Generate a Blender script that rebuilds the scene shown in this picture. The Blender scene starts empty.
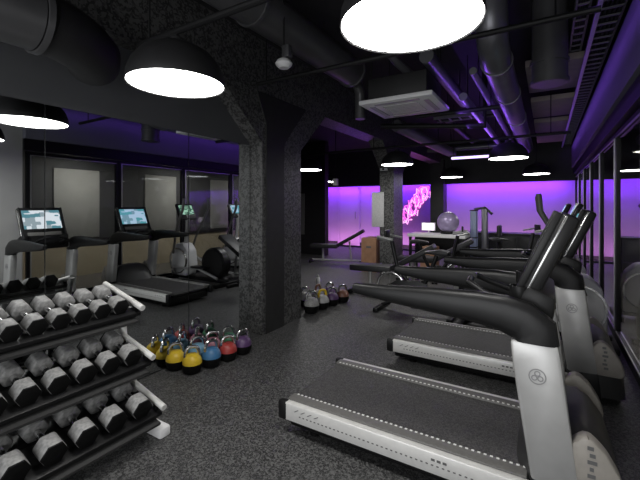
import bpy, bmesh, math, random
from mathutils import Vector, Matrix
random.seed(7)
S = bpy.context.scene
C = S.collection
PI = math.pi

# ------------------------------------------------------------------ materials
def nt(name):
    m = bpy.data.materials.new(name); m.use_nodes = True
    t = m.node_tree; b = t.nodes['Principled BSDF']
    return m, t, b
def mat(name, col, rough=.5, metal=0, var=.12, scale=30, bump=0, spec=.5):
    m, t, b = nt(name)
    b.inputs['Roughness'].default_value = rough; b.inputs['Metallic'].default_value = metal
    b.inputs['Specular IOR Level'].default_value = spec
    tc = t.nodes.new('ShaderNodeTexCoord'); n = t.nodes.new('ShaderNodeTexNoise')
    n.inputs['Scale'].default_value = scale; n.inputs['Detail'].default_value = 5
    r = t.nodes.new('ShaderNodeValToRGB')
    r.color_ramp.elements[0].position = .3; r.color_ramp.elements[1].position = .7
    r.color_ramp.elements[0].color = tuple(c*(1-var) for c in col)+(1,)
    r.color_ramp.elements[1].color = tuple(min(1, c*(1+var)) for c in col)+(1,)
    t.links.new(tc.outputs['Object'], n.inputs['Vector']); t.links.new(n.outputs['Fac'], r.inputs['Fac'])
    t.links.new(r.outputs['Color'], b.inputs['Base Color'])
    if bump:
        bp = t.nodes.new('ShaderNodeBump'); bp.inputs['Strength'].default_value = bump; bp.inputs['Distance'].default_value = .01
        t.links.new(n.outputs['Fac'], bp.inputs['Height']); t.links.new(bp.outputs['Normal'], b.inputs['Normal'])
    return m
def speckle(name, base, spot, scale, thr, rough, size2=2.6):
    """dark rubber with random paler crumbs of two sizes"""
    m, t, b = nt(name); b.inputs['Roughness'].default_value = rough
    tc = t.nodes.new('ShaderNodeTexCoord'); prev = None
    for k, sc in enumerate((scale, scale*size2)):
        v = t.nodes.new('ShaderNodeTexVoronoi'); v.inputs['Scale'].default_value = sc
        sp = t.nodes.new('ShaderNodeSeparateColor'); r = t.nodes.new('ShaderNodeValToRGB')
        r.color_ramp.elements[0].position = thr; r.color_ramp.elements[0].color = (0, 0, 0, 1)
        r.color_ramp.elements[1].position = min(1, thr+.25); r.color_ramp.elements[1].color = (1, 1, 1, 1)
        t.links.new(tc.outputs['Object'], v.inputs['Vector']); t.links.new(v.outputs['Color'], sp.inputs['Color'])
        t.links.new(sp.outputs[0], r.inputs['Fac'])
        if prev is None: prev = r.outputs['Color']
        else:
            mx = t.nodes.new('ShaderNodeMath'); mx.operation = 'MAXIMUM'
            t.links.new(prev, mx.inputs[0]); t.links.new(r.outputs['Color'], mx.inputs[1]); prev = mx.outputs[0]
    mix = t.nodes.new('ShaderNodeMix'); mix.data_type = 'RGBA'
    mix.inputs[6].default_value = tuple(base)+(1,); mix.inputs[7].default_value = tuple(spot)+(1,)
    t.links.new(prev, mix.inputs[0]); t.links.new(mix.outputs[2], b.inputs['Base Color'])
    bp = t.nodes.new('ShaderNodeBump'); bp.inputs['Strength'].default_value = .25; bp.inputs['Distance'].default_value = .004
    t.links.new(prev, bp.inputs['Height']); t.links.new(bp.outputs['Normal'], b.inputs['Normal'])
    return m
def emit(name, col, strength):
    m, t, b = nt(name)
    b.inputs['Base Color'].default_value = (0, 0, 0, 1)
    b.inputs['Emission Color'].default_value = tuple(col)+(1,); b.inputs['Emission Strength'].default_value = strength
    return m
def screen_mat(name, a, bcol, strength, scale=14):
    m, t, b = nt(name); b.inputs['Base Color'].default_value = (.01, .01, .01, 1); b.inputs['Roughness'].default_value = .15
    tc = t.nodes.new('ShaderNodeTexCoord'); v = t.nodes.new('ShaderNodeTexVoronoi'); v.distance = 'CHEBYCHEV'
    v.inputs['Scale'].default_value = scale; v.inputs['Randomness'].default_value = .35
    sp = t.nodes.new('ShaderNodeSeparateColor'); r = t.nodes.new('ShaderNodeValToRGB')
    r.color_ramp.interpolation = 'CONSTANT'
    r.color_ramp.elements[0].color = tuple(a)+(1,); r.color_ramp.elements[1].color = tuple(bcol)+(1,)
    r.color_ramp.elements[1].position = .62
    e = r.color_ramp.elements.new(.35); e.color = tuple((x+y)*.35 for x, y in zip(a, bcol))+(1,)
    t.links.new(tc.outputs['Object'], v.inputs['Vector']); t.links.new(v.outputs['Color'], sp.inputs['Color'])
    t.links.new(sp.outputs[1], r.inputs['Fac']); t.links.new(r.outputs['Color'], b.inputs['Emission Color'])
    b.inputs['Emission Strength'].default_value = strength
    return m
def glass_mat():
    m, t, b = nt('window_glass')
    b.inputs['Base Color'].default_value = (.85, .88, .9, 1); b.inputs['Roughness'].default_value = 0
    b.inputs['Transmission Weight'].default_value = 1; b.inputs['IOR'].default_value = 1.45
    return m
def mirror_mat():
    m, t, b = nt('mirror_glass')
    b.inputs['Base Color'].default_value = (.72, .745, .75, 1); b.inputs['Metallic'].default_value = 1; b.inputs['Roughness'].default_value = .012
    return m

M = dict(
    floor=speckle('rubber_floor', (.019, .019, .0195), (.13, .13, .128), 84, .6, .5),
    belt=speckle('treadmill_belt', (.028, .027, .027), (.085, .082, .082), 130, .55, .6),
    wallgrey=mat('dark_grey_paint', (.075, .077, .082), .6, var=.04, scale=3),
    wallpale=mat('pale_plaster', (.42, .42, .41), .7, var=.05, scale=4),
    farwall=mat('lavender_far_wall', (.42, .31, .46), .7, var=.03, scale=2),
    black=mat('matt_black_paint', (.014, .014, .015), .6, var=.2, scale=8),
    ceil=mat('black_ceiling', (.016, .016, .017), .8, var=.2, scale=6),
    concrete=speckle('rough_black_concrete', (.028, .028, .028), (.12, .12, .118), 38, .55, .42, 1.8),
    panelblack=mat('smooth_black_riser', (.02, .02, .02), .55, var=.15, scale=10),
    duct=mat('black_duct_metal', (.12, .12, .125), .34, .5, var=.1, scale=5),
    ductgrey=mat('grey_duct_metal', (.2, .2, .22), .35, .55, var=.1, scale=5),
    pipe=mat('black_pipe', (.009, .009, .0095), .55, var=.1, spec=.3),
    silver=mat('silver_paint', (.48, .48, .472), .34, .35, var=.05, scale=12),
    panel=mat('silver_side_panel', (.78, .775, .75), .38, .2, var=.05, scale=20),
    chrome=mat('brushed_steel', (.62, .62, .62), .22, 1, var=.06, scale=60),
    rail=mat('grey_foot_rail', (.14, .137, .13), .5, var=.1, scale=60),
    plastic=mat('black_plastic', (.007, .007, .0074), .42, var=.1, spec=.33),
    hood=mat('dark_grey_hood', (.03, .03, .03), .45, var=.08),
    hoodside=mat('warm_grey_hood_cover', (.30, .28, .25), .5, var=.06),
    white=mat('white_plastic', (.86, .86, .86), .4, var=.02),
    dot=mat('white_print', (.8, .8, .78), .5, var=.02),
    emblem=mat('grey_emblem_print', (.27, .27, .27), .45, .2, var=.02),
    ink=mat('dark_print', (.12, .12, .12), .5, var=.02),
    rubber=mat('black_urethane', (.006, .006, .006), .55, var=.15, scale=40, spec=.12),
    rubbergrey=mat('grey_and_lit_black_urethane', (.30, .30, .295), .42, var=.3, scale=55),  # grey urethane; on dumbbells, black rubber with lamp light painted in
    upright=mat('charcoal_upholstery', (.02, .02, .022), .5, var=.1),
    wood=mat('birch_plywood', (.36, .2, .12), .5, var=.18, scale=7),
    beige=mat('beige_panel', (.62, .54, .40), .6, var=.06, scale=5),
    mull=mat('black_window_frame', (.007, .007, .008), .45, 0, var=.05, spec=.2),
    alu=mat('aluminium_edge', (.5, .5, .5), .3, .8, var=.05),
    beam=mat('dark_blue_header', (.10, .10, .125), .55, var=.05, scale=3),
    baffle=mat('brown_grey_baffle', (.42, .36, .34), .7, var=.1, scale=6),
    bluegrey=mat('pale_blue_shroud', (.42, .5, .72), .4, var=.05),
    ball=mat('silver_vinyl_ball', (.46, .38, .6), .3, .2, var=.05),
    glass=glass_mat(), mirror=mirror_mat(),
    lamp=emit('lamp_diffuser', (1, .985, .96), 20),
    lampin=mat('white_lamp_inside', (.8, .8, .8), .5, var=.01),
    neon=emit('pink_neon', (1, .12, .72), 1.7),
    neonpale=emit('pale_pink_neon', (1, .4, .85), 2.0),
    led=emit('lavender_tube', (.6, .45, 1), 2.2),
    violet=emit('violet_led', (.36, .10, 1), 3),
    screen=screen_mat('lit_screen_pale', (.75, .8, .85), (.1, .25, .3), 1.0, 17),
    screenblue=screen_mat('lit_screen_blue', (.45, .62, .8), (.1, .35, .4), .9, 17),
    screengreen=screen_mat('lit_screen_green', (.4, .7, .5), (.05, .12, .08), .8, 24),
    yellow=mat('yellow_urethane', (.72, .5, .03), .4, var=.05),
    blue=mat('blue_urethane', (.05, .17, .34), .4, var=.05),
    lightblue=mat('light_blue_urethane', (.18, .36, .5), .4, var=.05),
    red=mat('red_urethane', (.38, .045, .04), .4, var=.05),
    pink=mat('pink_urethane', (.36, .14, .19), .4, var=.05),
    green=mat('green_urethane', (.04, .16, .08), .4, var=.05),
    purple=mat('purple_urethane', (.10, .05, .14), .4, var=.05),
    brown=mat('brown_urethane', (.2, .09, .06), .4, var=.05),
    grey=mat('grey_urethane', (.4, .4, .4), .4, var=.05),
)

# ------------------------------------------------------------------ mesh helpers
class MB:
    def __init__(self): self.b = bmesh.new()
    def add(self, verts, faces):
        v = [self.b.verts.new(p) for p in verts]
        for f in faces:
            try: self.b.faces.new([v[i] for i in f])
            except ValueError: pass
        return self
    def box(self, x0, x1, y0, y1, z0, z1, mtx=None, bev=0):
        t = bmesh.new()
        bmesh.ops.create_cube(t, size=1)
        bmesh.ops.transform(t, verts=t.verts, matrix=Matrix.Translation(((x0+x1)/2, (y0+y1)/2, (z0+z1)/2)) @ Matrix.Diagonal((x1-x0, y1-y0, z1-z0, 1)))
        if bev: bmesh.ops.bevel(t, geom=t.edges[:], offset=bev, segments=2, affect='EDGES', profile=.5)
        if mtx: bmesh.ops.transform(t, verts=t.verts, matrix=mtx)
        return self._merge(t)
    def _merge(self, t):
        me = bpy.data.meshes.new('tmp'); t.to_mesh(me); t.free(); self.b.from_mesh(me); bpy.data.meshes.remove(me); return self
    def tube(self, pts, r, n=12, cap=True, closed=False):
        pts = [Vector(p) for p in pts]; rs = r if isinstance(r, (list, tuple)) else [r]*len(pts)
        rings = []; up = None
        for i, p in enumerate(pts):
            if closed: d = pts[(i+1) % len(pts)]-pts[i-1]
            else: d = pts[min(i+1, len(pts)-1)]-pts[max(i-1, 0)]
            d.normalize()
            if up is None:
                up = Vector((0, 0, 1)) if abs(d.z) < .9 else Vector((1, 0, 0))
            sx = d.cross(up).normalized(); up2 = sx.cross(d).normalized(); up = up2
            rings.append([self.b.verts.new(p+(sx*math.cos(a)+up2*math.sin(a))*rs[i]) for a in [2*PI*k/n for k in range(n)]])
        m = len(rings)
        for i in range(m if closed else m-1):
            a, b = rings[i], rings[(i+1) % m]
            for k in range(n):
                self.b.faces.new((a[k], a[(k+1) % n], b[(k+1) % n], b[k]))
        if cap and not closed:
            self.b.faces.new(rings[0][::-1]); self.b.faces.new(rings[-1])
        return self
    def lathe(self, prof, n=24, mtx=None, arc=2*PI):
        t = bmesh.new(); rings = []
        for (r, z) in prof:
            if r < 1e-5: rings.append([t.verts.new((0, 0, z))])
            else: rings.append([t.verts.new((r*math.cos(2*PI*k/n), r*math.sin(2*PI*k/n), z)) for k in range(n)])
        for a, b in zip(rings, rings[1:]):
            for k in range(n):
                l = (k+1) % n
                if len(a) == 1 and len(b) == 1: continue
                if len(a) == 1: t.faces.new((a[0], b[l], b[k]))
                elif len(b) == 1: t.faces.new((a[k], a[l], b[0]))
                else: t.faces.new((a[k], a[l], b[l], b[k]))
        bmesh.ops.recalc_face_normals(t, faces=t.faces)
        if mtx: bmesh.ops.transform(t, verts=t.verts, matrix=mtx)
        return self._merge(t)
    def prism(self, pts, axis, lo, hi, mtx=None, bev=0):
        """pts: 2D outline in the plane without `axis` (axis 'y' -> (x,z), 'x' -> (y,z), 'z' -> (x,y))"""
        def P(p, h):
            return {'y': (p[0], h, p[1]), 'x': (h, p[0], p[1]), 'z': (p[0], p[1], h)}[axis]
        t = bmesh.new()
        a = [t.verts.new(P(p, lo)) for p in pts]; b = [t.verts.new(P(p, hi)) for p in pts]; n = len(pts)
        t.faces.new(a); t.faces.new(b[::-1])
        for k in range(n): t.faces.new((a[k], b[k], b[(k+1) % n], a[(k+1) % n]))
        bmesh.ops.recalc_face_normals(t, faces=t.faces)
        if bev: bmesh.ops.bevel(t, geom=t.edges[:], offset=bev, segments=2, affect='EDGES', profile=.5)
        if mtx: bmesh.ops.transform(t, verts=t.verts, matrix=mtx)
        return self._merge(t)
    def loft(self, sections):
        """sections: equal-length closed rings of 3D points"""
        rings = [[self.b.verts.new(p) for p in s] for s in sections]; n = len(rings[0])
        for a, b in zip(rings, rings[1:]):
            for k in range(n): self.b.faces.new((a[k], a[(k+1) % n], b[(k+1) % n], b[k]))
        self.b.faces.new(rings[0][::-1]); self.b.faces.new(rings[-1])
        bmesh.ops.recalc_face_normals(self.b, faces=self.b.faces)
        return self
    def sphere(self, c, r, seg=24, sc=(1, 1, 1)):
        t = bmesh.new(); bmesh.ops.create_uvsphere(t, u_segments=seg, v_segments=seg//2, radius=r)
        bmesh.ops.transform(t, verts=t.verts, matrix=Matrix.Translation(c) @ Matrix.Diagonal(tuple(sc)+(1,)))
        return self._merge(t)
    def build(self, name, m, parent=None, smooth=True, label=None):
        me = bpy.data.meshes.new(name); self.b.to_mesh(me); self.b.free()
        if smooth:
            me.shade_smooth(); me.set_sharp_from_angle(angle=math.radians(35))
        me.materials.append(M[m] if isinstance(m, str) else m)
        o = bpy.data.objects.new(name, me); C.objects.link(o)
        if parent: o.parent = parent
        if label: o['label'] = label
        return o
def tag(o, label, cat, group=None, kind=None):
    o['label'] = label; o['category'] = cat
    if group: o['group'] = group
    if kind: o['kind'] = kind
    return o
def thing(name, label, cat, loc=(0, 0, 0), rz=0, group=None):
    o = bpy.data.objects.new(name, None); C.objects.link(o)
    o.location = loc; o.rotation_euler = (0, 0, rz); o.empty_display_size = .1
    return tag(o, label, cat, group)
def struct(name, mb, m, parent=None):
    o = mb.build(name, m, parent)
    if not parent: o['kind'] = 'structure'
    return o
def kids(o): return [k for k in C.objects if k.parent == o]
def dup(o, loc=None, label=None, parent=None, rot=None, swap=None):
    c = o.copy(); C.objects.link(c)
    if parent: c.parent = parent
    if loc is not None: c.location = loc
    if label: c['label'] = label
    if rot is not None: c.rotation_euler = rot
    if swap and o.type == 'MESH' and o.active_material and o.active_material.name in swap:
        c.data = o.data.copy(); c.data.materials[0] = M[swap[o.active_material.name]]
    for k in kids(o): dup(k, parent=c, swap=swap)
    return c
ROLL = lambda ax, a: Matrix.Rotation(a, 4, ax)
T = Matrix.Translation

# ------------------------------------------------------------------ the setting
CEIL = 3.4
XW = .65            # plane of the glazed wall
struct('floor', MB().box(-7.6, XW+.1, -2.2, 12.7, -.1, 0), 'floor')
struct('ceiling', MB().box(-7.6, XW+2.6, -2.2, 12.7, CEIL, CEIL+.1), 'ceil')
struct('wall_left', MB().box(-3.25, -2.992, -2.2, 3.96, 0, CEIL), 'wallgrey')
struct('wall_rear', MB().box(-3.25, XW+.2, -2.3, -2.2, 0, CEIL), 'wallgrey')
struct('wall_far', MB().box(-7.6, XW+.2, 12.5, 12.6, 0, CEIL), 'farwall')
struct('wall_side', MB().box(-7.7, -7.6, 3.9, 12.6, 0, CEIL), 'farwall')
struct('wall_return', MB().box(-7.6, -3.25, 3.86, 3.96, 0, CEIL), 'wallgrey')
struct('wall_partition', MB().box(-7.6, -5.72, 9.5, 9.62, 0, CEIL), 'black')
struct('trim_1', MB().box(-5.72, -5.6, 9.46, 9.66, 0, CEIL), 'black')
struct('baseboard_far', MB().box(-7.6, XW, 12.47, 12.5, 0, .12), 'black')
struct('trim_2', MB().box(-7.6, XW, 11.95, 12.12, 2.16, CEIL), 'black')        # dropped fascia hiding the cove light
struct('wall_right', MB().box(XW, XW+.12, -2.2, 2.4, 0, CEIL), 'wallpale')
# door and vertical joints in the far wall
d = struct('door_1', MB().box(-6.75, -5.95, 12.462, 12.5, .0, 2.08, bev=.006), 'farwall')
struct('door_frame', MB().box(-6.81, -6.752, 12.45, 12.5, 0, 2.14).box(-5.948, -5.89, 12.45, 12.5, 0, 2.14).box(-6.81, -5.89, 12.45, 12.5, 2.082, 2.14), 'farwall', d)
struct('door_handle', MB().tube([(-6.05, 12.41, 1.0), (-6.05, 12.41, 1.25)], .012).box(-6.062, -6.038, 12.41, 12.463, 1.02, 1.04).box(-6.062, -6.038, 12.41, 12.463, 1.21, 1.23), 'alu', d)
# columns and beam
for k, (y0, y1) in enumerate(((3.31, 4.1), (7.62, 8.2))):
    c = struct('column', MB().box(-3.12, -2.80, y0, y1, 0, 2.799), 'concrete')
    if k == 0: struct('panel', MB().prism([(y0+.06, 0), (y0+.40, 0), (y0+.40, 2.25), (y0+.9, 2.79), (y0-.1, 2.79), (y0+.06, 2.45)], 'x', -2.81, -2.785), 'panelblack', c)
    hb = MB()
    hb.prism([(y0, 2.22), (y0, 2.799), (y0-.62, 2.799), (y0-.62, 2.78)], 'x', -3.1, -2.802)
    hb.prism([(y1, 2.22), (y1, 2.799), (y1+.62, 2.799), (y1+.62, 2.78)], 'x', -3.1, -2.802)
    struct('segment', hb, 'concrete', c)
c = struct('column', MB().box(-3.12, -2.72, 11.75, 12.2, 0, 2.9), 'panelblack')
struct('ceiling_beam', MB().box(-3.15, -2.80, -2.2, 12.2, 2.80, CEIL), 'concrete')
struct('ceiling_beam', MB().box(-2.69, .4, 12.2, 12.5, 2.9, CEIL), 'black')
# ceiling baffles right of the main duct
for (y0, y1) in ((5.0, 6.2), (6.75, 8.0), (8.5, 9.7), (10.2, 11.3)):
    struct('ceiling_panel', MB().box(-.22, .36, y0, y1, 3.12, 3.2, bev=.01), 'baffle')
# window wall
ys = [2.45, 3.85, 5.25, 6.65, 8.05, 9.45, 10.85, 12.2]
for k in range(len(ys)-1):
    w = struct('window_%d' % (k+1), MB().box(XW+.02, XW+.032, ys[k]+.03, ys[k+1]-.03, .11, 2.3), 'glass')
    fr = MB().box(XW, XW+.06, ys[k]+.005, ys[k]+.05, 0, 2.3).box(XW, XW+.06, ys[k+1]-.05, ys[k+1]-.005, 0, 2.3)
    fr.box(XW, XW+.06, ys[k]+.05, ys[k+1]-.05, 0, .11).box(XW, XW+.06, ys[k]+.05, ys[k+1]-.05, 2.25, 2.3)
    struct('frame', fr, 'mull', w)
    struct('glazing_trim', MB().box(XW-.006, XW+.004, ys[k]+.05, ys[k+1]-.05, .098, .112).box(XW-.006, XW+.004, ys[k]+.05, ys[k+1]-.05, 2.24, 2.252).box(XW-.008, XW, ys[k]+.045, ys[k]+.06, .1, 2.25), 'alu', w)
struct('trim_3', MB().box(XW-.06, XW+.1, 2.4, 12.45, 2.31, 2.48), 'mull')
struct('trim_4', MB().box(XW-.1, XW+.14, 2.4, 12.45, 2.485, 3.05, bev=.01), 'beam')
struct('wall_upper', MB().box(XW, XW+.12, 2.4, 12.5, 3.06, CEIL), 'black')
# corridor behind the glass
CX = XW+1.9
struct('floor_corridor', MB().box(XW+.1, CX, 2.0, 12.6, -.1, 0), mat('corridor_floor', (.12, .115, .11), .4))
struct('wall_corridor', MB().box(CX, CX+.1, 2.0, 12.6, .78, CEIL), 'wallgrey')
struct('wall_dado', MB().box(CX-.04, CX+.1, 2.0, 12.6, 0, .7), 'beige')
struct('trim_5', MB().box(CX-.06, CX+.1, 2.0, 12.6, .7, .78), 'black')
struct('wall_corridor_end', MB().box(XW+.12, CX+.1, 1.9, 2.0, 0, CEIL).box(XW+.12, CX+.1, 12.6, 12.7, 0, CEIL), 'wallgrey')
for k, (y0, y1) in enumerate(((3.6, 4.5), (5.6, 6.5), (7.7, 8.5))):
    struct('trim_%d' % (6+k), MB().box(CX-.03, CX, y0, y1, .8, 2.25, bev=.008), 'wallpale')
for k, y in enumerate((4.0, 6.6, 9.4)):
    t = thing('ceiling_light', ['round white lamp on the ceiling outside the glazed wall, next to the first window', 'round white lamp on the ceiling outside the glazed wall, middle of three', 'round white lamp on the ceiling outside the glazed wall, far end'][k], 'lamp', (XW+1.0, y, 2.55), group='corridor lamps behind the glass')
    MB().lathe([(0, .02), (.2, .02), (.22, 0), (.2, -.015)], 24).build('housing', 'black', t)
    MB().lathe([(.2, -.012), (.15, -.022), (0, -.026)], 24).build('diffuser', emit('corridor_lamp_%d' % k, (1, .93, .82), 40), t)
    MB().tube([(0, 0, .02), (0, 0, CEIL-2.55)], .012, 8).build('rod', 'pipe', t)

# mirrors
for (y0, y1, l) in ((.0, 1.208, 'tall frameless wall mirror behind the dumbbell rack'),
                    (1.214, 2.424, 'tall frameless wall mirror left of the dark joint, above the rack end'),
                    (2.432, 3.30, 'tall frameless wall mirror between the dark joint and the concrete column')):
    t = tag(MB().box(-2.992, -2.98, y0, y1, .015, 2.2).build('wall_mirror', 'mirror', smooth=False), l, 'mirror')

# ------------------------------------------------------------------ pendant lamps
LAMPZ = 2.254
def lamp(loc, label, hang):
    t = thing('pendant_lamp', label, 'lamp', loc, group='black dome pendant lamps')
    MB().lathe([(.288, -.01), (.291, 0), (.286, .05), (.262, .115), (.21, .18), (.135, .225), (.05, .243), (.043, .28), (0, .28)], 40).build('shade', 'black', t)
    MB().lathe([(.283, -.004), (.2, -.009), (0, -.012)], 40).build('diffuser', 'lamp', t)
    MB().tube([(0, 0, .29), (0, 0, hang-loc[2])], .008, 8).build('cord', 'pipe', t)
    return t
L = lamp((-.485, 1.51, LAMPZ), 'largest black dome pendant lamp at the top of the view', 2.56)
for (x, y, h, l) in ((-1.965, 1.51, 2.56, 'black dome pendant lamp in front of the grey wall above the mirror'),
                  (-2.38, 6.65, 2.56, 'pendant lamp in front of the farther concrete column'),
                  (-.53, 6.65, 2.56, 'pendant lamp below the large duct, before the violet wall'),
                  (-4.35, 6.65, 2.56, 'pendant lamp just right of the near concrete column'),
                  (-2.2, 10.4, CEIL, 'pendant lamp left of the violet wall, beside the dark far column'),
                  (-.22, 10.4, CEIL, 'small pendant lamp nearest the violet wall and the windows'),
                  (-6.02, 10.4, CEIL, 'small far pendant lamp over the violet passage with the door')):
    t = dup(L, (x, y, LAMPZ), l)
    for k in kids(t):
        if k.name.startswith('cord') and h != 2.56:
            k.data = k.data.copy()
            for v in k.data.vertices:
                if v.co.z > .3: v.co.z = h-LAMPZ
# lighting conduits that carry the lamps
def conduit(y, z, x0, x1, label, r=.022):
    t = thing('lighting_conduit', label, 'conduit', ((x0+x1)/2, y, z))
    w = (x1-x0)/2
    MB().tube([(-w, 0, 0), (w, 0, 0)], r, 10).build('rail', 'pipe', t)
    for dx in (-w+.12, 0, w-.25):
        MB().tube([(dx, 0, .01), (dx, 0, CEIL-z)], .007, 6).build('hanger_rod', 'pipe', t)
conduit(1.51, 2.58, -2.36, .6, 'thin black conduit holding the two nearest pendant lamps')
conduit(3.02, 2.78, -2.62, .3, 'thin black conduit crossing the ceiling in front of the near column')
conduit(6.65, 2.58, -6.0, .3, 'thin black conduit holding the pendant lamps by the second column')

# violet tube and coves
t = thing('led_tube', 'short lavender tube light hanging left of the lamp below the duct', 'light', (-1.2, 7.3, 2.38))
MB().tube([(-.34, 0, 0), (.34, 0, 0)], .022, 12).build('tube', 'led', t)
MB().box(-.36, .36, -.02, .02, .022, .05).build('housing', 'black', t)
for dx in (-.3, .3): MB().tube([(dx, 0, .05), (dx, 0, CEIL-2.38)], .005, 6).build('hanger_wire', 'pipe', t)

# ------------------------------------------------------------------ ducts, pipes, ceiling equipment
def hang(parent, pts, r=.006):
    for (x, y, z) in pts: MB().tube([(x, y, z), (x, y, CEIL)], r, 6).build('hanger_rod', 'pipe', parent)
def ring(mb, p, r, ax='Y', w=.03):
    rot = {'Y': ROLL('X', PI/2), 'X': ROLL('Y', PI/2), 'Z': Matrix.Identity(4)}[ax]
    mb.lathe([(r, -w/2), (r*1.08, -w/2), (r*1.08, w/2), (r, w/2)], 28, T(p) @ rot)
    return mb
t = thing('air_duct', 'thick round black duct ending in a black bend standing in for shadow on the grey wall', 'duct', (-2.4, .5, 2.52))
MB().tube([(0, -2.6, 0), (0, .42, 0)], .17, 28).build('pipe', 'duct', t)
for yy in (.44, -.6): ring(MB(), (0, yy, 0), .172).build('flange', 'duct', t)
MB().tube([(0, .45, 0), (-.03, .6, -.01), (-.09, .72, -.02), (-.19, .83, -.02), (-.3, .89, -.02)], .168, 28).build('elbow', 'black', t)  # black bend added to darken the wall where the duct's shadow falls
hang(t, [(0, -1.2, .16), (0, .2, .16)])
t = thing('air_duct', 'long round black duct running above the near concrete column', 'duct', (-1.97, 2.4, 3.02))
MB().tube([(0, -1.9, .05), (0, 1.55, .05)], .165, 28).build('pipe', 'duct', t)
for yy in (-.2, 1.54): ring(MB(), (0, yy, .05), .166).build('flange', 'duct', t)
MB().tube([(0, 1.5, -.02), (0, 1.7, -.05), (0, 1.78, -.15), (0, 1.78, -.46)], .062, 18).build('drop_pipe', 'duct', t)
hang(t, [(0, -1, .16), (0, .9, .16)])
t = thing('air_duct', 'round grey duct lit violet, running toward the far wall on the right', 'duct', (-.42, 4.2, 2.9))
MB().tube([(0, -.62, .5), (0, -.62, .3), (0, -.58, .14), (0, -.48, .05), (0, -.3, .0), (0, 6.2, 0)], .135, 28).build('pipe', 'ductgrey', t)
for yy in (-.2, 1.0, 2.5, 4.0): ring(MB(), (0, yy, 0), .136).build('flange', 'ductgrey', t)
hang(t, [(0, 0, .13), (0, 2, .13), (0, 4.5, .13)])
t = thing('air_duct', 'upright round grey duct stub dropping from the ceiling', 'duct', (.02, 4.05, 2.62))
MB().tube([(0, 0, .0), (0, 0, CEIL-2.62+.03)], .145, 28).build('pipe', 'duct', t)
for zz in (.02, .2): ring(MB(), (0, 0, zz), .146, 'Z').build('flange', 'duct', t)
t = thing('air_duct', 'flexible grey duct sloping down behind the air conditioner', 'duct', (-2.2, 6.1, 2.86))
n = 40; pts = [(.42*k/n, 2.4*k/n, -.22*k/n) for k in range(n+1)]
MB().tube(pts, [.1 + (.006 if k % 2 else 0) for k in range(n+1)], 16).build('hose', 'ductgrey', t)
hang(t, [(.02, .1, .09), (.4, 2.3, -.12)])
def pipes(name, pts, r, m, label, hz):
    o = Vector(pts[0]); t = thing(name, label, 'pipe', o)
    MB().tube([Vector(p)-o for p in pts], r, 14).build('pipe', m, t)
    hang(t, [Vector(p)-o+Vector((0, 0, r*.8)) for p in hz])
pipes('ceiling_pipe', [(-1.42, 3.75, 3.1), (-1.40, 3.9, 3.06), (-1.32, 4.05, 2.98), (-1.30, 5.2, 2.98)], .045, 'ductgrey', 'bent grey pipe behind the large lamp, left of its neighbour', [(-1.3, 4.9, 2.98)])
pipes('ceiling_pipe', [(-1.05, 3.8, 3.02), (-1.05, 5.8, 3.02)], .075, 'ductgrey', 'straight grey pipe above the air conditioner', [(-1.05, 4.4, 3.02), (-1.05, 5.5, 3.02)])
pipes('ceiling_pipe', [(-.66, 4.15, 2.9), (-.66, 9.5, 2.9)], .04, 'ductgrey', 'thin violet-lit pipe beside the grey duct', [(-.66, 4.5, 2.9), (-.66, 8, 2.9)])
pipes('ceiling_pipe', [(-.86, 4.7, 2.8), (-.86, 9.0, 2.8)], .05, 'ductgrey', 'pipe second from the grey duct, below the thin one', [(-.86, 5, 2.8), (-.86, 8, 2.8)])
pipes('ceiling_pipe', [(-1.55, 5.1, 2.72), (-.5, 5.1, 2.72)], .03, 'pipe', 'thin black pipe crossing just behind the air conditioner', [(-1.4, 5.1, 2.72), (-.6, 5.1, 2.72)])
pipes('ceiling_pipe', [(-2.3, 5.7, 2.78), (-.75, 5.7, 2.62), (-.75, 5.7, CEIL)], .04, 'pipe', 'black pipe with a bend rising to the ceiling', [(-2.1, 5.7, 2.76)])
pipes('ceiling_pipe', [(-1.6, 4.9, 3.1), (-1.6, 10.0, 3.1)], .06, 'duct', 'black pipe running toward the far column', [(-1.6, 6, 3.1), (-1.6, 9, 3.1)])
pipes('ceiling_pipe', [(-2.35, 8.6, 2.75), (-.6, 8.6, 2.75)], .05, 'duct', 'black pipe crossing before the violet wall', [(-2.1, 8.6, 2.75), (-.8, 8.6, 2.75)])
def tray(name, label, x0, x1, y0, y1, z, along='y'):
    t = thing(name, label, 'cable tray', ((x0+x1)/2, (y0+y1)/2, z))
    w, l = (x1-x0)/2, (y1-y0)/2
    b = MB()
    if along == 'y':
        for sx in (-w, w): MB_rail = b.box(sx-.008, sx+.008, -l, l, 0, .06)
        k = int(2*l/.16)
        for i in range(k): b.box(-w, w, -l+.08+i*.16-.012, -l+.08+i*.16+.012, 0, .012)
        hp = [(0, -l+.4, 0), (0, 0, 0), (0, l-.4, 0)]
    else:
        for sy in (-l, l): b.box(-w, w, sy-.008, sy+.008, 0, .06)
        k = int(2*w/.16)
        for i in range(k): b.box(-w+.08+i*.16-.012, -w+.08+i*.16+.012, -l, l, 0, .012)
        hp = [(-w+.2, 0, 0), (w-.2, 0, 0)]
    b.build('ladder', 'ductgrey', t)
    b = MB()
    for i in range(5):
        o = -.7+.35*i
        if along == 'y': b.tube([(o*w, -l, .025), (o*w+.01, 0, .03), (o*w, l, .025)], .012, 6)
        else: b.tube([(-w, o*l, .025), (w, o*l, .025)], .012, 6)
    b.build('cable', 'pipe', t)
    hang(t, hp)
tray('cable_tray', 'long cable tray along the top of the glazed wall', .36, .54, 2.5, 12.0, 3.12)
tray('cable_tray', 'narrow cable tray inside the long one, above the windows', .215, .315, 2.5, 6.4, 3.2)
tray('cable_tray', 'cable tray crossing the ceiling behind the air conditioner', -1.62, -.72, 6.3, 6.55, 2.92, 'x')
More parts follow.
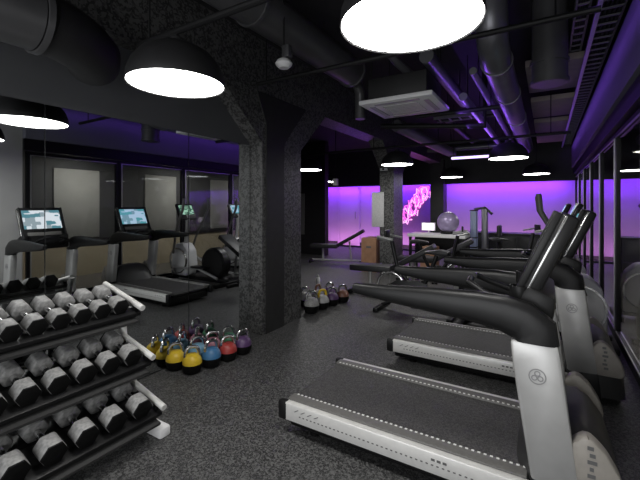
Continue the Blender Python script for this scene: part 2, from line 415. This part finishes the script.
# air conditioner cassette
t = thing('air_conditioner', 'square white ceiling cassette air conditioner behind the largest lamp', 'air conditioner', (-1.40, 4.19, 2.62))
MB().box(-.33, .33, -.31, .31, .05, .3, bev=.01).build('body', 'black', t)
b = MB().box(-.41, .41, -.39, .39, .0, .05, bev=.012); b.build('fascia_panel', 'white', t)
b = MB()
for i in range(7): b.box(-.2, .2, -.19+i*.06, -.165+i*.06, -.008, .002)
b.build('intake_grille', 'grey', t)
for k in range(4):
    MB().box(-.25, .25, .28, .335, -.006, .004, ROLL('Z', k*PI/2)).build('air_flap', 'grey', t)
for sx in (-.3, .3):
    for sy in (-.28, .28): MB().tube([(sx, sy, .3), (sx, sy, CEIL-2.62)], .006, 6).build('hanger_rod', 'pipe', t)
# small ceiling devices
t = thing('ceiling_sensor', 'white round sensor hanging on a thin black rod', 'sensor', (-1.82, 2.42, 2.64))
MB().lathe([(0, -.035), (.04, -.032), (.062, -.012), (.07, .005), (.055, .03), (.03, .045), (0, .05)], 24).build('body', 'white', t)
MB().tube([(0, 0, .045), (0, 0, CEIL-2.64)], .008, 8).build('rod', 'pipe', t)
MB().box(-.01, .06, -.02, .04, .05, .15, bev=.008).build('junction_box', 'duct', t)
t = thing('ceiling_speaker', 'small white box hanging before the violet passage', 'speaker', (-4.6, 8.3, 2.0))
MB().box(-.055, .055, -.05, .05, 0, .17, bev=.01).build('cabinet', 'white', t)
MB().tube([(0, 0, .17), (0, 0, CEIL-2.0)], .01, 8).build('rod', 'pipe', t)
t = thing('wall_camera', 'small pale box fixed high on the farther concrete column', 'camera', (-3.0, 7.62, 2.27))
MB().box(-.08, .08, -.09, 0, -.03, .03, bev=.012).build('housing', 'white', t)
MB().lathe([(.02, 0), (.02, .02), (0, .02)], 16, T((0, -.09, 0)) @ ROLL('X', PI/2)).build('lens', 'plastic', t)
t = tag(MB().box(-3.3, -3.02, 7.598, 7.618, 1.02, 1.78, bev=.004).build('notice_board', mat('pale_grey_board', (.5, .5, .5), .5)), 'blank pale grey board on the farther concrete column', 'board')
t = tag(MB().box(-6.62, -6.34, 9.47, 9.5, .6, 1.85, bev=.01).build('wall_panel', mat('mid_grey_panel', (.16, .16, .16), .5)), 'narrow grey panel on the dark partition just right of the near column', 'panel')

# ------------------------------------------------------------------ treadmill
def make_treadmill(loc, label):
    t = thing('treadmill', label, 'treadmill', loc, group='silver and black treadmills facing the windows')
    W = .83
    MB().box(.03, 1.6, .05, W-.05, .03, .13, bev=.015).build('base_frame', 'plastic', t)
    for (x, y) in ((.2, .1), (.2, W-.1), (1.5, .1), (1.5, W-.1)): MB().tube([(x, y, 0), (x, y, .04)], .035, 14).build('foot', 'rubber', t)
    for side in (0, 1):
        y0, y1 = (0, .045) if side == 0 else (W-.045, W)
        p = MB().prism([(.0, .105), (.0, .19), (.012, .203), (1.45, .203), (1.45, .09), (.03, .09)], 'y', y0, y1, bev=.006).build('side_panel', 'panel', t)
        # printed marks and a row of small perforations along the panel
        b = MB(); yy = -.001 if side == 0 else W+.001
        ya, yb = min(yy, yy-.001 if side == 0 else yy+.001), max(yy, yy-.001 if side == 0 else yy+.001)
        for k in range(4):
            b.prism([(.1+.05*k, .16), (.13+.05*k, .178), (.138+.05*k, .178), (.108+.05*k, .16)], 'y', ya, yb)
        for k in range(44): b.box(.14+.028*k, .152+.028*k, ya, yb, .135, .141)
        for k in range(3): b.box(.98+.03*k, 1.0+.03*k, ya, yb, .16, .172)
        b.build('printed_marks', 'ink', p)
        MB().box(-.03, .04, y0-.004, y1+.004, .085, .206, bev=.014).build('end_cap', 'plastic', t)
        r0, r1 = (.045, .125) if side == 0 else (W-.125, W-.045)
        fr = MB().box(.02, 1.42, r0, r1, .17, .212, bev=.008).build('foot_rail', 'rail', t)
        b = MB(); yd = r1-.010 if side == 0 else r0+.010
        for k in range(46): b.box(.05+.03*k, .064+.03*k, yd-.006, yd+.006, .2115, .2135)
        b.build('grip_marks', 'dot', fr)
    b = MB()
    prof = [(1.45, .2)] + [(.045, .2)] + [(.045-.035*math.sin(a), .165+.035*math.cos(a)) for a in [PI*k/8 for k in range(9)]] + [(1.45, .13)]
    b.prism(prof, 'y', .125, W-.125); b.build('belt', 'belt', t)
    MB().tube([(.035, .1, .165), (.035, W-.1, .165)], .025, 16).build('rear_roller', 'plastic', t)
    # motor hood
    secs = []
    for (x, w, z) in ((1.36, .33, .20), (1.40, .345, .25), (1.48, .35, .40), (1.56, .35, .47), (1.64, .345, .475), (1.70, .33, .44), (1.755, .32, .36), (1.79, .30, .24), (1.80, .29, .1)):
        s = []
        for k in range(13):
            a = PI*k/12
            e = .55
            cx, sz = math.cos(a), math.sin(a)
            s.append((x, W/2-w*math.copysign(abs(cx)**e, cx), .05+(z-.05)*(sz**e)))
        secs.append(s)
    hd = MB().loft(secs).build('motor_hood', 'hood', t)
    for side in (0, 1):
        ys_ = (.018, .10) if side == 0 else (W-.10, W-.018)
        pr = [(1.60, .23), (1.565, .29), (1.565, .37), (1.595, .445), (1.635, .485), (1.67, .48), (1.72, .43), (1.765, .35), (1.785, .28), (1.77, .23)]
        cv = MB().prism(pr, 'y', *ys_, bev=.02).build('hood_cover', 'hoodside', hd)
        yv = ys_[0]-.0015 if side == 0 else ys_[1]
        b = MB()
        for k in range(6): b.box(1.65+.008*(k % 2), 1.673+.006*(k % 3), yv, yv+.0015, .435-.03*k, .452-.03*k)
        b.build('printed_marks', 'ink', cv)
    # leaning uprights, arms
    for side in (0, 1):
        sg = 1 if side == 0 else -1
        y0 = .012 if side == 0 else W-.012
        def Y(v): return y0+sg*v
        ylo, yhi = sorted((Y(0), Y(.075)))
        pr = [(1.35, .86), (1.545, .86), (1.555, .8), (1.59, .5), (1.623, .235), (1.436, .225), (1.395, .5), (1.36, .75)]
        up = MB().prism(pr, 'y', ylo, yhi, bev=.014).build('upright', 'silver', t)
        MB().prism([(1.625, .24), (1.65, .05), (1.45, .05), (1.43, .24)], 'y', *sorted((Y(.004), Y(.07))), bev=.01).build('upright_foot', 'plastic', t)
        # round emblem on the outer face
        b = MB(); cx, cz = 1.462, .71; yo = Y(-.0015)
        rot = T((cx, yo, cz)) @ ROLL('X', PI/2)
        b.lathe([(.031, -.001), (.036, -.001), (.036, .001), (.031, .001), (.031, -.001)], 28, rot)
        for k in range(3):
            a = PI/2+k*2*PI/3
            b.lathe([(.008, -.001), (.013, -.001), (.013, .001), (.008, .001), (.008, -.001)], 14, T((cx+.014*math.cos(a), yo, cz+.014*math.sin(a))) @ ROLL('X', PI/2))
        b.build('emblem', 'emblem', up)
        # sweeping arm: ring sections along a curve in x-z
        path = [(.505, 1.006, .024, .024), (.53, 1.003, .032, .030), (.72, .995, .047, .038), (.97, .992, .066, .043), (1.2, .986, .080, .046),
                (1.32, .972, .090, .047), (1.40, .948, .096, .047), (1.452, .91, .098, .047), (1.455, .855, .095, .047)]
        secs = []
        for i, (x, z, hh, hw) in enumerate(path):
            a = path[max(i-1, 0)]; c2 = path[min(i+1, len(path)-1)]
            d = Vector((c2[0]-a[0], 0, c2[1]-a[1])).normalized(); nrm = Vector((-d.z, 0, d.x))
            if i == len(path)-1: nrm = Vector((1, 0, 0)); 
            s = []
            for k in range(16):
                an = 2*PI*k/16; e = .7
                ca, sa = math.cos(an), math.sin(an)
                s.append(Vector((x, Y(.04), z))+nrm*hh*math.copysign(abs(sa)**e, sa)+Vector((0, 1, 0))*hw*math.copysign(abs(ca)**e, ca))
            secs.append(s)
        MB().loft(secs).build('handrail', 'plastic', t)
    MB().box(1.42, 1.50, .06, W-.06, .90, .96, bev=.02).build('crossbar', 'silver', t)
    # console
    ang = math.radians(66)
    mc = T((1.37, W/2, 1.04)) @ ROLL('Y', -ang)       # local x runs up the slope
    con = MB().box(0, .47, -.26, .26, -.085, .0, mc, bev=.022).build('console', 'plastic', t)
    MB().box(.01, .46, -.266, .266, -.035, -.02, mc, bev=.006).build('console_trim', 'chrome', con)
    MB().box(.15, .42, -.225, .225, .0, .004, mc).build('screen', 'screen', con)
    MB().box(.05, .1, -.2, .2, -.001, .004, mc, bev=.001).build('keypad', 'rail', con)
    for side in (-1, 1): MB().box(.03, .46, *sorted((side*.245, side*.26)), -.01, .024, mc, bev=.006).build('bezel_edge', 'plastic', con)
    MB().prism([(1.36, .9), (1.52, .9), (1.54, 1.05), (1.42, 1.1), (1.34, 1.0)], 'y', .14, W-.14, bev=.02).build('console_base', 'plastic', t)
    for side in (-1, 1):
        b = MB(); b.tube([(1.34, W/2+side*.16, .98), (1.2, W/2+side*.17, 1.02), (1.12, W/2+side*.13, 1.06), (1.12, W/2+side*.05, 1.07)], .018, 12)
        b.build('grab_bar', 'plastic', t)
        MB().lathe([(.035, 0), (.042, .06), (.045, .06), (.045, -.01), (0, -.01)], 18, T((1.38, W/2+side*.23, 1.03))).build('cup_holder', 'plastic', t)
    return t
T1 = make_treadmill((-1.5, 1.97, 0), 'nearest silver and black treadmill in the front right')
T2 = dup(T1, (-1.30, 3.42, 0), 'second silver and black treadmill, directly behind the nearest one', swap={'lit_screen_pale': 'screenblue'})

# ------------------------------------------------------------------ cross trainers
def make_elliptical(loc, label, rz=0):
    t = thing('cross_trainer', label, 'cross trainer', loc, rz, group='black cross trainers by the windows')
    MB().box(-.95, .55, -.05, .05, .04, .12, bev=.012).box(-.98, -.90, -.3, .3, .0, .07, bev=.012).box(.5, .58, -.3, .3, 0, .07, bev=.012).build('base_frame', 'plastic', t)
    MB().prism([(.05, .1), (-.02, .3), (.02, .6), (.14, .74), (.34, .74), (.46, .62), (.5, .3), (.5, .1)], 'y', -.13, .13, bev=.04).build('shroud', 'white', t)
    MB().lathe([(.23, -.015), (.25, -.015), (.25, .015), (.23, .015), (.23, -.015)], 30, T((.25, -.145, .4)) @ ROLL('X', PI/2)).build('flywheel_rim', 'chrome', t)
    MB().lathe([(0, -.12), (.27, -.11), (.3, -.07), (.3, .07), (.27, .11), (0, .12)], 30, T((-.66, 0, .4)) @ ROLL('X', PI/2)).build('drive_housing', 'plastic', t)
    MB().tube([(.2, 0, .7), (.16, 0, 1.0), (.14, 0, 1.3)], .04, 14).build('mast', 'silver', t)
    mc = T((.1, 0, 1.22)) @ ROLL('Y', -math.radians(65))
    con = MB().box(0, .34, -.2, .2, -.06, 0, mc, bev=.02).build('console', 'plastic', t)
    MB().box(.1, .3, -.16, .16, 0, .004, mc).build('screen', 'screengreen', con)
    for s in (-1, 1):
        MB().tube([(.3, s*.22, .55), (.18, s*.26, .9), (.02, s*.3, 1.2), (-.1, s*.31, 1.42), (-.12, s*.3, 1.62)], [.022, .022, .022, .026, .026], 12).build('moving_arm', 'rail', t)
        MB().tube([(.3, s*.2, .38+s*.12), (-.4, s*.2, .28-s*.02), (-.9, s*.2, .16)], .024, 12).build('pedal_arm', 'silver', t)
        MB().box(-.62, -.26, s*.2-.075, s*.2+.075, .29-s*.02, .33-s*.02, bev=.012).build('pedal', 'plastic', t)
    return t
E1 = make_elliptical((.04, 4.98, 0), 'cross trainer with white shroud standing beyond the second treadmill')
E2 = dup(E1, (.0, 6.35, 0), 'farther cross trainer with white shroud, toward the violet wall', swap={'lit_screen_green': 'screenblue'})

# ------------------------------------------------------------------ spin bikes
def make_bike(loc, label, rz):
    t = thing('exercise_bike', label, 'exercise bike', loc, rz, group='black exercise bikes on the rubber floor')
    MB().box(-.5, -.43, -.26, .26, 0, .06, bev=.012).box(.5, .57, -.26, .26, 0, .06, bev=.012).tube([(-.46, 0, .05), (-.1, 0, .2), (.2, 0, .22), (.53, 0, .05)], .03, 12).build('base_frame', 'plastic', t)
    MB().tube([(.0, 0, .22), (-.18, 0, .62), (-.25, 0, .82)], .03, 12).build('seat_post', 'plastic', t)
    MB().tube([(.0, 0, .25), (.3, 0, .62), (.38, 0, .98)], .03, 12).build('front_post', 'plastic', t)
    MB().prism([(-.4, .82), (-.42, .88), (-.3, .9), (-.1, .87), (-.08, .84)], 'y', -.075, .075, bev=.02).build('seat', 'upright', t)
    fw = MB().tube([(.4+.2*math.cos(2*PI*k/32), 0, .33+.2*math.sin(2*PI*k/32)) for k in range(32)], .022, 10, closed=True).build('flywheel', 'chrome', t)
    MB().lathe([(.05, -.03), (.05, .03)], 16, T((.4, 0, .33)) @ ROLL('X', PI/2)).box(.385, .415, -.008, .008, .14, .52).box(.21, .59, -.008, .008, .315, .345).build('flywheel_spokes', 'rail', fw)
    MB().tube([(.3, -.2, 1.02), (.52, -.2, 1.06), (.56, -.1, 1.02), (.42, 0, .99), (.56, .1, 1.02), (.52, .2, 1.06), (.3, .2, 1.02)], .016, 10).build('handlebar', 'silver', t)
    MB().prism([(-.12, .22), (-.14, .42), (0, .46), (.3, .44), (.42, .36), (.42, .3), (.2, .2)], 'y', .03, .055, bev=.008).build('chain_guard', 'plastic', t)
    MB().box(.44, .47, -.09, .09, 1.02, 1.14, bev=.01).build('console', 'plastic', t)
    for s in (-1, 1):
        MB().tube([(.0, s*.06, .3), (.0, s*.09, .3-s*.17)], .012, 8).build('crank', 'chrome', t)
        MB().box(-.05, .05, s*.1, s*.19, .28-s*.17, .31-s*.17, bev=.006).build('pedal', 'plastic', t)
    return t
B1 = make_bike((-1.52, 5.1, 0), 'exercise bike turned toward the mirror wall, with a bare steel flywheel', PI)
B2 = dup(B1, (-1.66, 6.5, 0), 'exercise bike with silver handlebar facing the windows', rot=(0, 0, .2))
B3 = dup(B1, (-.55, 7.75, 0), 'farthest exercise bike, in front of the white counter', rot=(0, 0, .5))

# weight benches
def make_bench(loc, label, rz):
    t = thing('weight_bench', label, 'bench', loc, rz, group='black padded weight benches')
    MB().box(-.62, .1, -.17, .17, .38, .48, bev=.02).build('seat_pad', 'upright', t)
    MB().box(0, .78, -.17, .17, 0, .09, T((.12, 0, .41)) @ ROLL('Y', -math.radians(30)), bev=.02).build('back_pad', 'upright', t)
    MB().tube([(-.6, 0, .06), (.7, 0, .06)], .03, 10).tube([(-.3, 0, .06), (-.3, 0, .4)], .03, 10).tube([(.45, 0, .06), (.4, 0, .56)], .025, 10).build('frame', 'silver', t)
    for x in (-.6, .7): MB().box(x-.03, x+.03, -.25, .25, 0, .07, bev=.01).build('foot_bar', 'plastic', t)
    return t
W1 = make_bench((-2.3, 5.95, 0), 'padded bench with silver frame left of the exercise bikes', .1)
W2 = dup(W1, (-1.95, 7.35, 0), 'padded bench by the farther concrete column', rot=(0, 0, .15))
W3 = dup(W1, (-4.75, 8.5, 0), 'padded bench right of the near column, before the violet passage', rot=(0, 0, .3))

W4 = dup(W1, (-.83, 5.70, 0), 'padded bench between the exercise bikes', rot=(0, 0, .05))
# ------------------------------------------------------------------ dumbbell rack and dumbbells
TILT = math.radians(14)
TIERS = [(-2.50, .872, .053, .116, 1.39, 'top'), (-2.385, .568, .059, .140, 1.40, 'middle'), (-2.275, .275, .065, .161, 1.39, 'bottom')]
t = thing('dumbbell_rack', 'three-tier dumbbell rack with silver zigzag ends before the mirror', 'rack', (-2.5, .6, 0))
RX, RY = -2.5, .6
ca, sa = math.cos(TILT), math.sin(TILT)
for (cx, cz, r, sp, y1, nm) in TIERS:
    ap = r*.866
    for off in (-.13, .13):      # two rails under the heads
        px, pz = cx-RX+off*ca+ -sa*0 - sa*(ap), cz-off*sa-ap-.02
        m = T((cx-RX+off*ca, 0, cz-off*sa-ap-.014)) @ ROLL('Y', TILT)
        MB().box(-.045, .045, -.7, .91, -.012, .012, m, bev=.004).build('tier_rail', 'plastic', t)
    m = T((cx-RX, 0, cz-ap-.05)) @ ROLL('Y', TILT)
    MB().box(-.2, .2, -.68, .88, -.008, .008, m).build('tier_tray', 'hood', t)
for y in (-.67, .895):
    b = MB()
    P = []
    for (cx, cz, r, sp, y1, nm) in TIERS:
        def Q(off, dz=0): return Vector((cx-RX+off*ca, y, cz-off*sa-.005+dz))
        b.tube([Q(-.25), Q(.17), Q(.215, .0)], .0195, 12)
        P.append((Q(-.12), Q(-.02), Q(-.25)))
    for i in (0, 1):      # short struts that step from one tier to the next
        b.tube([P[i][1]+Vector((0, 0, -.01)), (P[i][1]+P[i+1][0])/2+Vector((-.012, 0, 0)), P[i+1][0]], .0195, 12)
    b.tube([P[2][0], (P[2][0].x+.02, y, .05)], .0195, 12)
    b.tube([P[0][2], P[1][2], P[2][2], (-.1, y, .05)], .0195, 12)
    b.build('end_frame', 'panel', t)
    MB().box(-.42, .24, y-.035, y+.055, 0, .06, bev=.012).build('foot', 'plastic', t)
    MB().box(.22, .40, y-.005, y+.075, .0, .066, bev=.014).build('foot_cap', 'white', t)
    for (cx, cz, r, sp, y1, nm) in TIERS:
        ap = r*.866
        for off in (-.13, .13):
            z1 = cz-off*sa; MB().box(cx-RX+off*ca-.01, cx-RX+off*ca+.01, y-.012, y+.012, z1-ap-.03, z1).build('rail_bracket', 'plastic', t)
MB().box(-.38, -.34, -.66, .87, .2, .26).build('back_brace', 'plastic', t)

def make_dumbbell(r, hl, hn):
    """hexagonal heads on a chromed handle, axis along x; origin at the centre"""
    t = thing('hex_dumbbell', 'x', 'dumbbell')
    MB().tube([(-hn, 0, 0), (-hn*.5, 0, 0), (0, 0, 0), (hn*.5, 0, 0), (hn, 0, 0)], [.015, .017, .019, .017, .015], 14).build('handle', 'chrome', t)
    for s in (-1, 1):
        o = [(r*math.cos(PI/3*k), r*math.sin(PI/3*k)) for k in range(6)]
        xs = sorted((s*hn*.62, s*(hn+hl*.72)))
        h = MB().prism(o, 'x', *xs, bev=r*.16).build('head', 'rubbergrey', t)  # paler grey carries the lamp light on the black head's facets
        x = s*(hn+hl*.72)
        oe = [(r*.97*math.cos(PI/3*k), r*.97*math.sin(PI/3*k)) for k in range(6)]
        MB().prism(oe, 'x', *sorted((x-s*.006, x+s*.006)), bev=.003).build('end_plate', 'rubber', h)  # separate black face keeps the shade on the head's end
    return t
ORD = ['rightmost', 'second from the right end', 'third from the right end', 'fourth from the right end', 'fifth from the right end', 'sixth from the right end', 'seventh from the right end', 'eighth from the right end', 'ninth from the right end', 'tenth from the right end']
for (cx, cz, r, sp, y1, nm) in TIERS:
    p = make_dumbbell(r, .075+(.062 if nm == 'bottom' else .045 if nm == 'middle' else .03)*.3, .085)
    p['group'] = 'hex dumbbells on the %s tier' % nm
    y = y1
    for i in range({'top': 7, 'middle': 6, 'bottom': 6}[nm]):
        o = p if i == 0 else dup(p)
        o.location = (cx, y-i*sp, cz); o.rotation_euler = (0, TILT, 0)
        o['label'] = 'black-ended grey hex dumbbell on the rack\'s %s tier, %s' % (nm, ORD[i])

# ------------------------------------------------------------------ kettlebells
def make_kettlebell(loc, col, label, group, s=1.0, rz=0.0, handle='chrome'):
    t = thing('kettlebell', label, 'kettlebell', loc, rz, group)
    r = .088*s
    MB().lathe([(0, 0), (.055*s, 0), (.072*s, .012*s), (r*.97, .05*s), (r, .08*s), (r*.99, .09*s)], 28).build('base', 'rubber', t)
    MB().lathe([(r*.995, .088*s), (r*.98, .11*s), (r*.85, .14*s), (.05*s, .165*s), (.03*s, .172*s), (0, .174*s)], 28).build('body', col, t)
    pts = []
    for k in range(13):
        a = PI*k/12
        pts.append((.062*s*math.copysign(abs(math.cos(a))**.7, math.cos(a)), 0, .15*s+.085*s*math.sin(a)**.8))
    MB().tube(pts, .0155*s, 10).build('handle', handle, t)
    return t
G = 'coloured kettlebells by the mirror'
for (x, y, c, l, s) in ((-2.905, 2.22, 'yellow', 'yellow kettlebell standing against the mirror', .98),  # solid copy added in place of a mirror reflection
                        (-2.715, 2.25, 'yellow', 'yellow kettlebell at the near end of the front row', .98),
                        (-2.67, 2.432, 'blue', 'dark blue kettlebell beside the near yellow one', 1.02),
                        (-2.64, 2.615, 'red', 'red kettlebell in the front row by the mirror', .98),
                        (-2.63, 2.81, 'purple', 'dark purple kettlebell at the column end of the row', 1.0),
                        (-2.87, 2.44, 'lightblue', 'light blue kettlebell in the row against the mirror', .98),
                        (-2.87, 2.63, 'pink', 'pink kettlebell in the row against the mirror', .96),
                        (-2.84, 2.82, 'green', 'dark green kettlebell nearest the column, against the mirror', .96)):
    make_kettlebell((x, y, 0), c, l, G, s, random.uniform(.9, 1.7))
G = 'kettlebells behind the near column'
for (x, y, c, l, s, h) in ((-2.80, 4.36, 'rubbergrey', 'largest grey kettlebell, nearest the back of the column', 1.25, 'chrome'),
                     (-2.78, 4.62, 'grey', 'grey kettlebell with yellow handle behind the column', 1.15, 'yellow'),
                     (-2.75, 4.86, 'purple', 'purple kettlebell in the row behind the column', 1.1, 'chrome'),
                     (-2.70, 5.10, 'brown', 'brown kettlebell at the far end of its row', 1.1, 'chrome'),
                     (-3.08, 4.62, 'grey', 'light grey kettlebell with steel handle in the rear row behind the column', 1.15, 'chrome'),
                     (-3.04, 4.92, 'rubbergrey', 'grey kettlebell with brown handle in the rear row behind the column', 1.1, 'brown'),
                     (-2.98, 5.18, 'purple', 'purple kettlebell at the far end of the rear row', 1.05, 'chrome')):
    make_kettlebell((x, y, 0), c, l, G, s, random.uniform(.9, 1.7), h)

# ------------------------------------------------------------------ far end: counter, neon sign, ball, boxes, machine
t = thing('drink_bottle', 'white drink bottle standing alone on the floor beyond the column', 'bottle', (-3.62, 5.86, 0))
MB().lathe([(0, 0), (.036, 0), (.04, .01), (.04, .14), (.025, .165), (.02, .17)], 18).build('body', 'white', t)
MB().lathe([(.023, .168), (.023, .195), (.014, .2), (.012, .215), (0, .215)], 14).build('cap', 'grey', t)

def make_box(loc, sx, sy, sz, label):
    t = thing('plyo_box', label, 'box', loc, 0)
    b = MB(); th = .018
    b.box(-sx/2, sx/2, -sy/2, -sy/2+th, 0, sz).box(-sx/2, sx/2, sy/2-th, sy/2, 0, sz).box(-sx/2, -sx/2+th, -sy/2+th, sy/2-th, 0, sz).box(sx/2-th, sx/2, -sy/2+th, sy/2-th, 0, sz)
    b.build('side_panels', 'wood', t)
    MB().box(-sx/2, sx/2, -sy/2, sy/2, sz, sz+th, bev=.003).build('lid', 'wood', t)
    b = MB(); b.box(-.06, .06, -sy/2-.002, -sy/2, sz*.72, sz*.78); b.build('hand_slot', 'ink', t)
make_box((-3.42, 7.95, 0), .36, .5, .74, 'tall wooden plyo box left of the farther column')
make_box((-2.12, 7.95, 0), .28, .45, .60, 'wooden box standing under the white counter')

t = thing('counter', 'white counter with black legs below the pink neon', 'counter', (-2.05, 8.35, 0))
MB().box(-.6, .62, -.28, .28, .80, .87, bev=.008).build('counter_top', 'white', t)
for (x, y) in ((-.55, -.22), (.56, -.22), (-.55, .22), (.56, .22)): MB().box(x-.025, x+.025, y-.025, y+.025, 0, .8).build('leg', 'plastic', t)
MB().box(-.55, .56, .2, .24, .3, .8).build('modesty_panel', 'plastic', t)
t = thing('monitor', 'small bright white monitor on the counter below the neon', 'monitor', (-2.24, 8.28, .872))
MB().box(-.10, .10, -.07, .07, 0, .012, bev=.004).tube([(0, .02, .01), (0, .02, .1)], .015, 10).build('stand', 'white', t)
MB().box(-.15, .15, -.02, .02, .06, .24, bev=.008).build('casing', 'white', t)
MB().box(-.135, .135, -.0215, -.0195, .075, .225).build('screen', emit('monitor_screen', (1, .86, 1), 1.3), t)
t = thing('exercise_ball', 'silver exercise ball on the right end of the counter', 'ball', (-1.85, 8.42, .87))
MB().sphere((0, 0, .255), .23, 32).build('ball', 'ball', t)
MB().lathe([(.15, 0), (.17, .02), (.16, .06), (.14, .06), (.13, .02), (.15, 0)], 28).build('ring_stand', 'plastic', t)

# weight machine
t = thing('weight_machine', 'weight machine with pale blue shroud before the violet wall', 'weight machine', (-1.35, 9.2, 0))
MB().box(-.45, .45, -.35, .35, 0, .08, bev=.012).build('base', 'plastic', t)
sh = MB().box(-.16, -.02, -.12, .12, .08, 1.38, bev=.02).build('shroud', 'bluegrey', t)
b = MB()
for z in (.3, .52, .74, 1.36): b.box(-.165, -.015, -.125, .125, z, z+.025)
b.build('shroud_band', 'plastic', sh)
MB().box(.08, .2, -.1, .1, .08, 1.42, bev=.02).build('column_frame', 'ductgrey', t)
MB().tube([(-.09, 0, 1.40), (.14, 0, 1.44), (.3, -.1, 1.3)], .03, 10).build('lever_arm', 'ductgrey', t)
MB().box(.24, .5, -.2, .2, .42, .5, bev=.02).build('seat', 'upright', t)
MB().box(.4, .48, -.18, .18, .5, 1.05, bev=.03).build('backrest', 'upright', t)
MB().box(.32, .42, -.04, .04, .08, .42).build('seat_post', 'plastic', t)
t = thing('storage_bench', 'low dark storage unit along the violet wall', 'storage', (-.9, 10.2, 0))
MB().box(-.9, .9, -.25, .25, .05, .78, bev=.01).build('cabinet', 'upright', t)
MB().box(-.92, .92, -.27, .27, .78, .82, bev=.006).build('top', 'hood', t)
for k in range(3): MB().box(-.86+.58*k, -.32+.58*k, -.262, -.25, .1, .74, bev=.004).build('door', 'hood', t)
for x in (-.8, .8): MB().box(x-.04, x+.04, -.2, .2, 0, .05).build('foot', 'plastic', t)

# neon wall piece on a dark blue board
t = thing('neon_sign', 'pink neon scribble on a dark board between the far columns', 'neon sign', (-3.72, 12.44, 0))
MB().box(-.66, .5, 0, .04, .55, 2.15, bev=.01).build('backboard', mat('deep_blue_board', (.22, .12, .34), .5), t)
rnd = random.Random(4)
for k in range(11):
    a0 = rnd.uniform(0, 6.28); pts = []
    cx, cz = -.40+.075*k+rnd.uniform(-.05, .05), 1.12+.095*k+rnd.uniform(-.09, .06)
    for i in range(26):
        a = a0+i*.42
        rr = (.14+.015*i/2)*(1+.25*math.sin(3.1*i+k))
        pts.append((cx+rr*math.cos(a)*.55+.006*i-.08, -.03-.004*(i % 4), cz+rr*math.sin(a)*.95+.008*i-.08))
    pts = [p for p in pts if -.6 < p[0] < .52 and .75 < p[2] < 2.12]
    if len(pts) > 4: MB().tube(pts, .0135, 6).build('neon_tube', 'neon' if k % 3 else 'neonpale', t)
b = MB()
for k in range(8): b.tube([(-.5+.11*k, -.04, .95+.14*k), (-.5+.11*k, .0, .95+.14*k)], .008, 6)
b.build('tube_support', 'alu', t)

# ------------------------------------------------------------------ lights
def area(name, loc, rot, sx, sy, col, e):
    l = bpy.data.lights.new(name, 'AREA'); l.shape = 'RECTANGLE'; l.size = sx; l.size_y = sy; l.color = col; l.energy = e
    o = bpy.data.objects.new(name, l); C.objects.link(o); o.location = loc; o.rotation_euler = rot
    return o
VIO = (.28, .10, 1.0)
# cove behind the fascia at the far wall
t = thing('led_cove_strip', 'violet led strip hidden in the cove over the far wall', 'light strip', (-3.5, 12.14, 2.24))
MB().box(-4.0, 4.0, -.015, .0, -.015, .015).build('channel', 'alu', t)
area('cove_light', (-3.5, 12.17, 2.22), (math.radians(28), 0, 0), 8.0, .05, (.25, .05, 1.0), 115)
t = thing('added_led_bar', 'low black led bar added on the floor to tint the violet far wall', 'light strip', (-3.5, 11.95, 0))
MB().box(-4.0, 4.0, -.03, .03, 0, .05, bev=.006).build('housing', 'black', t)
area('added_floor_wash', (-3.5, 11.965, .056), (math.radians(122), 0, 0), 7.9, .03, (.85, .36, .86), 48)  # unseen pink source, added to tint the lower far wall
# violet strip under the cable tray washing the header over the windows
t = thing('led_strip', 'violet led strip fixed under the tray over the windows', 'light strip', (.345, 7.2, 3.02))
MB().box(-.015, .015, -4.6, 4.6, 0, .02).build('channel', 'alu', t)
for yy in (-4, 0, 4): MB().tube([(0, yy, .02), (0, yy, CEIL-3.02)], .005, 6).build('hanger_wire', 'pipe', t)
area('header_light', (.31, 7.2, 3.01), (0, math.radians(-62), 0), .03, 9.0, VIO, 5)
area('ceiling_violet', (-.98, 6.4, 2.62), (0, math.radians(-125), 0), .05, 4.0, VIO, 9)

# unseen fill light added behind the camera to brighten the room
area('rear_fill_light', (-.9, -2.1, 1.15), (PI/2, 0, 0), 3.2, 1.9, (.97, .98, 1), 75)
# ------------------------------------------------------------------ world, camera, view
w = bpy.data.worlds.new('World'); S.world = w; w.use_nodes = True
w.node_tree.nodes['Background'].inputs['Color'].default_value = (.5, .5, .55, 1)
w.node_tree.nodes['Background'].inputs['Strength'].default_value = .01
cam = bpy.data.cameras.new('Camera'); co = bpy.data.objects.new('Camera', cam); C.objects.link(co)
co.location = (0, 0, 1.5); co.rotation_euler = (PI/2, 0, math.atan(227/372))
cam.sensor_width = 36; cam.lens = 372/640*36; cam.shift_y = -35/640; cam.clip_start = .02
S.camera = co
S.view_settings.view_transform = 'Standard'; S.view_settings.look = 'None'
S.view_settings.exposure = 0.25; S.view_settings.gamma = 1; S.view_settings.use_curve_mapping = False
S.cycles.max_bounces = 10; S.cycles.sample_clamp_indirect = 4; S.cycles.caustics_reflective = False; S.cycles.caustics_refractive = False
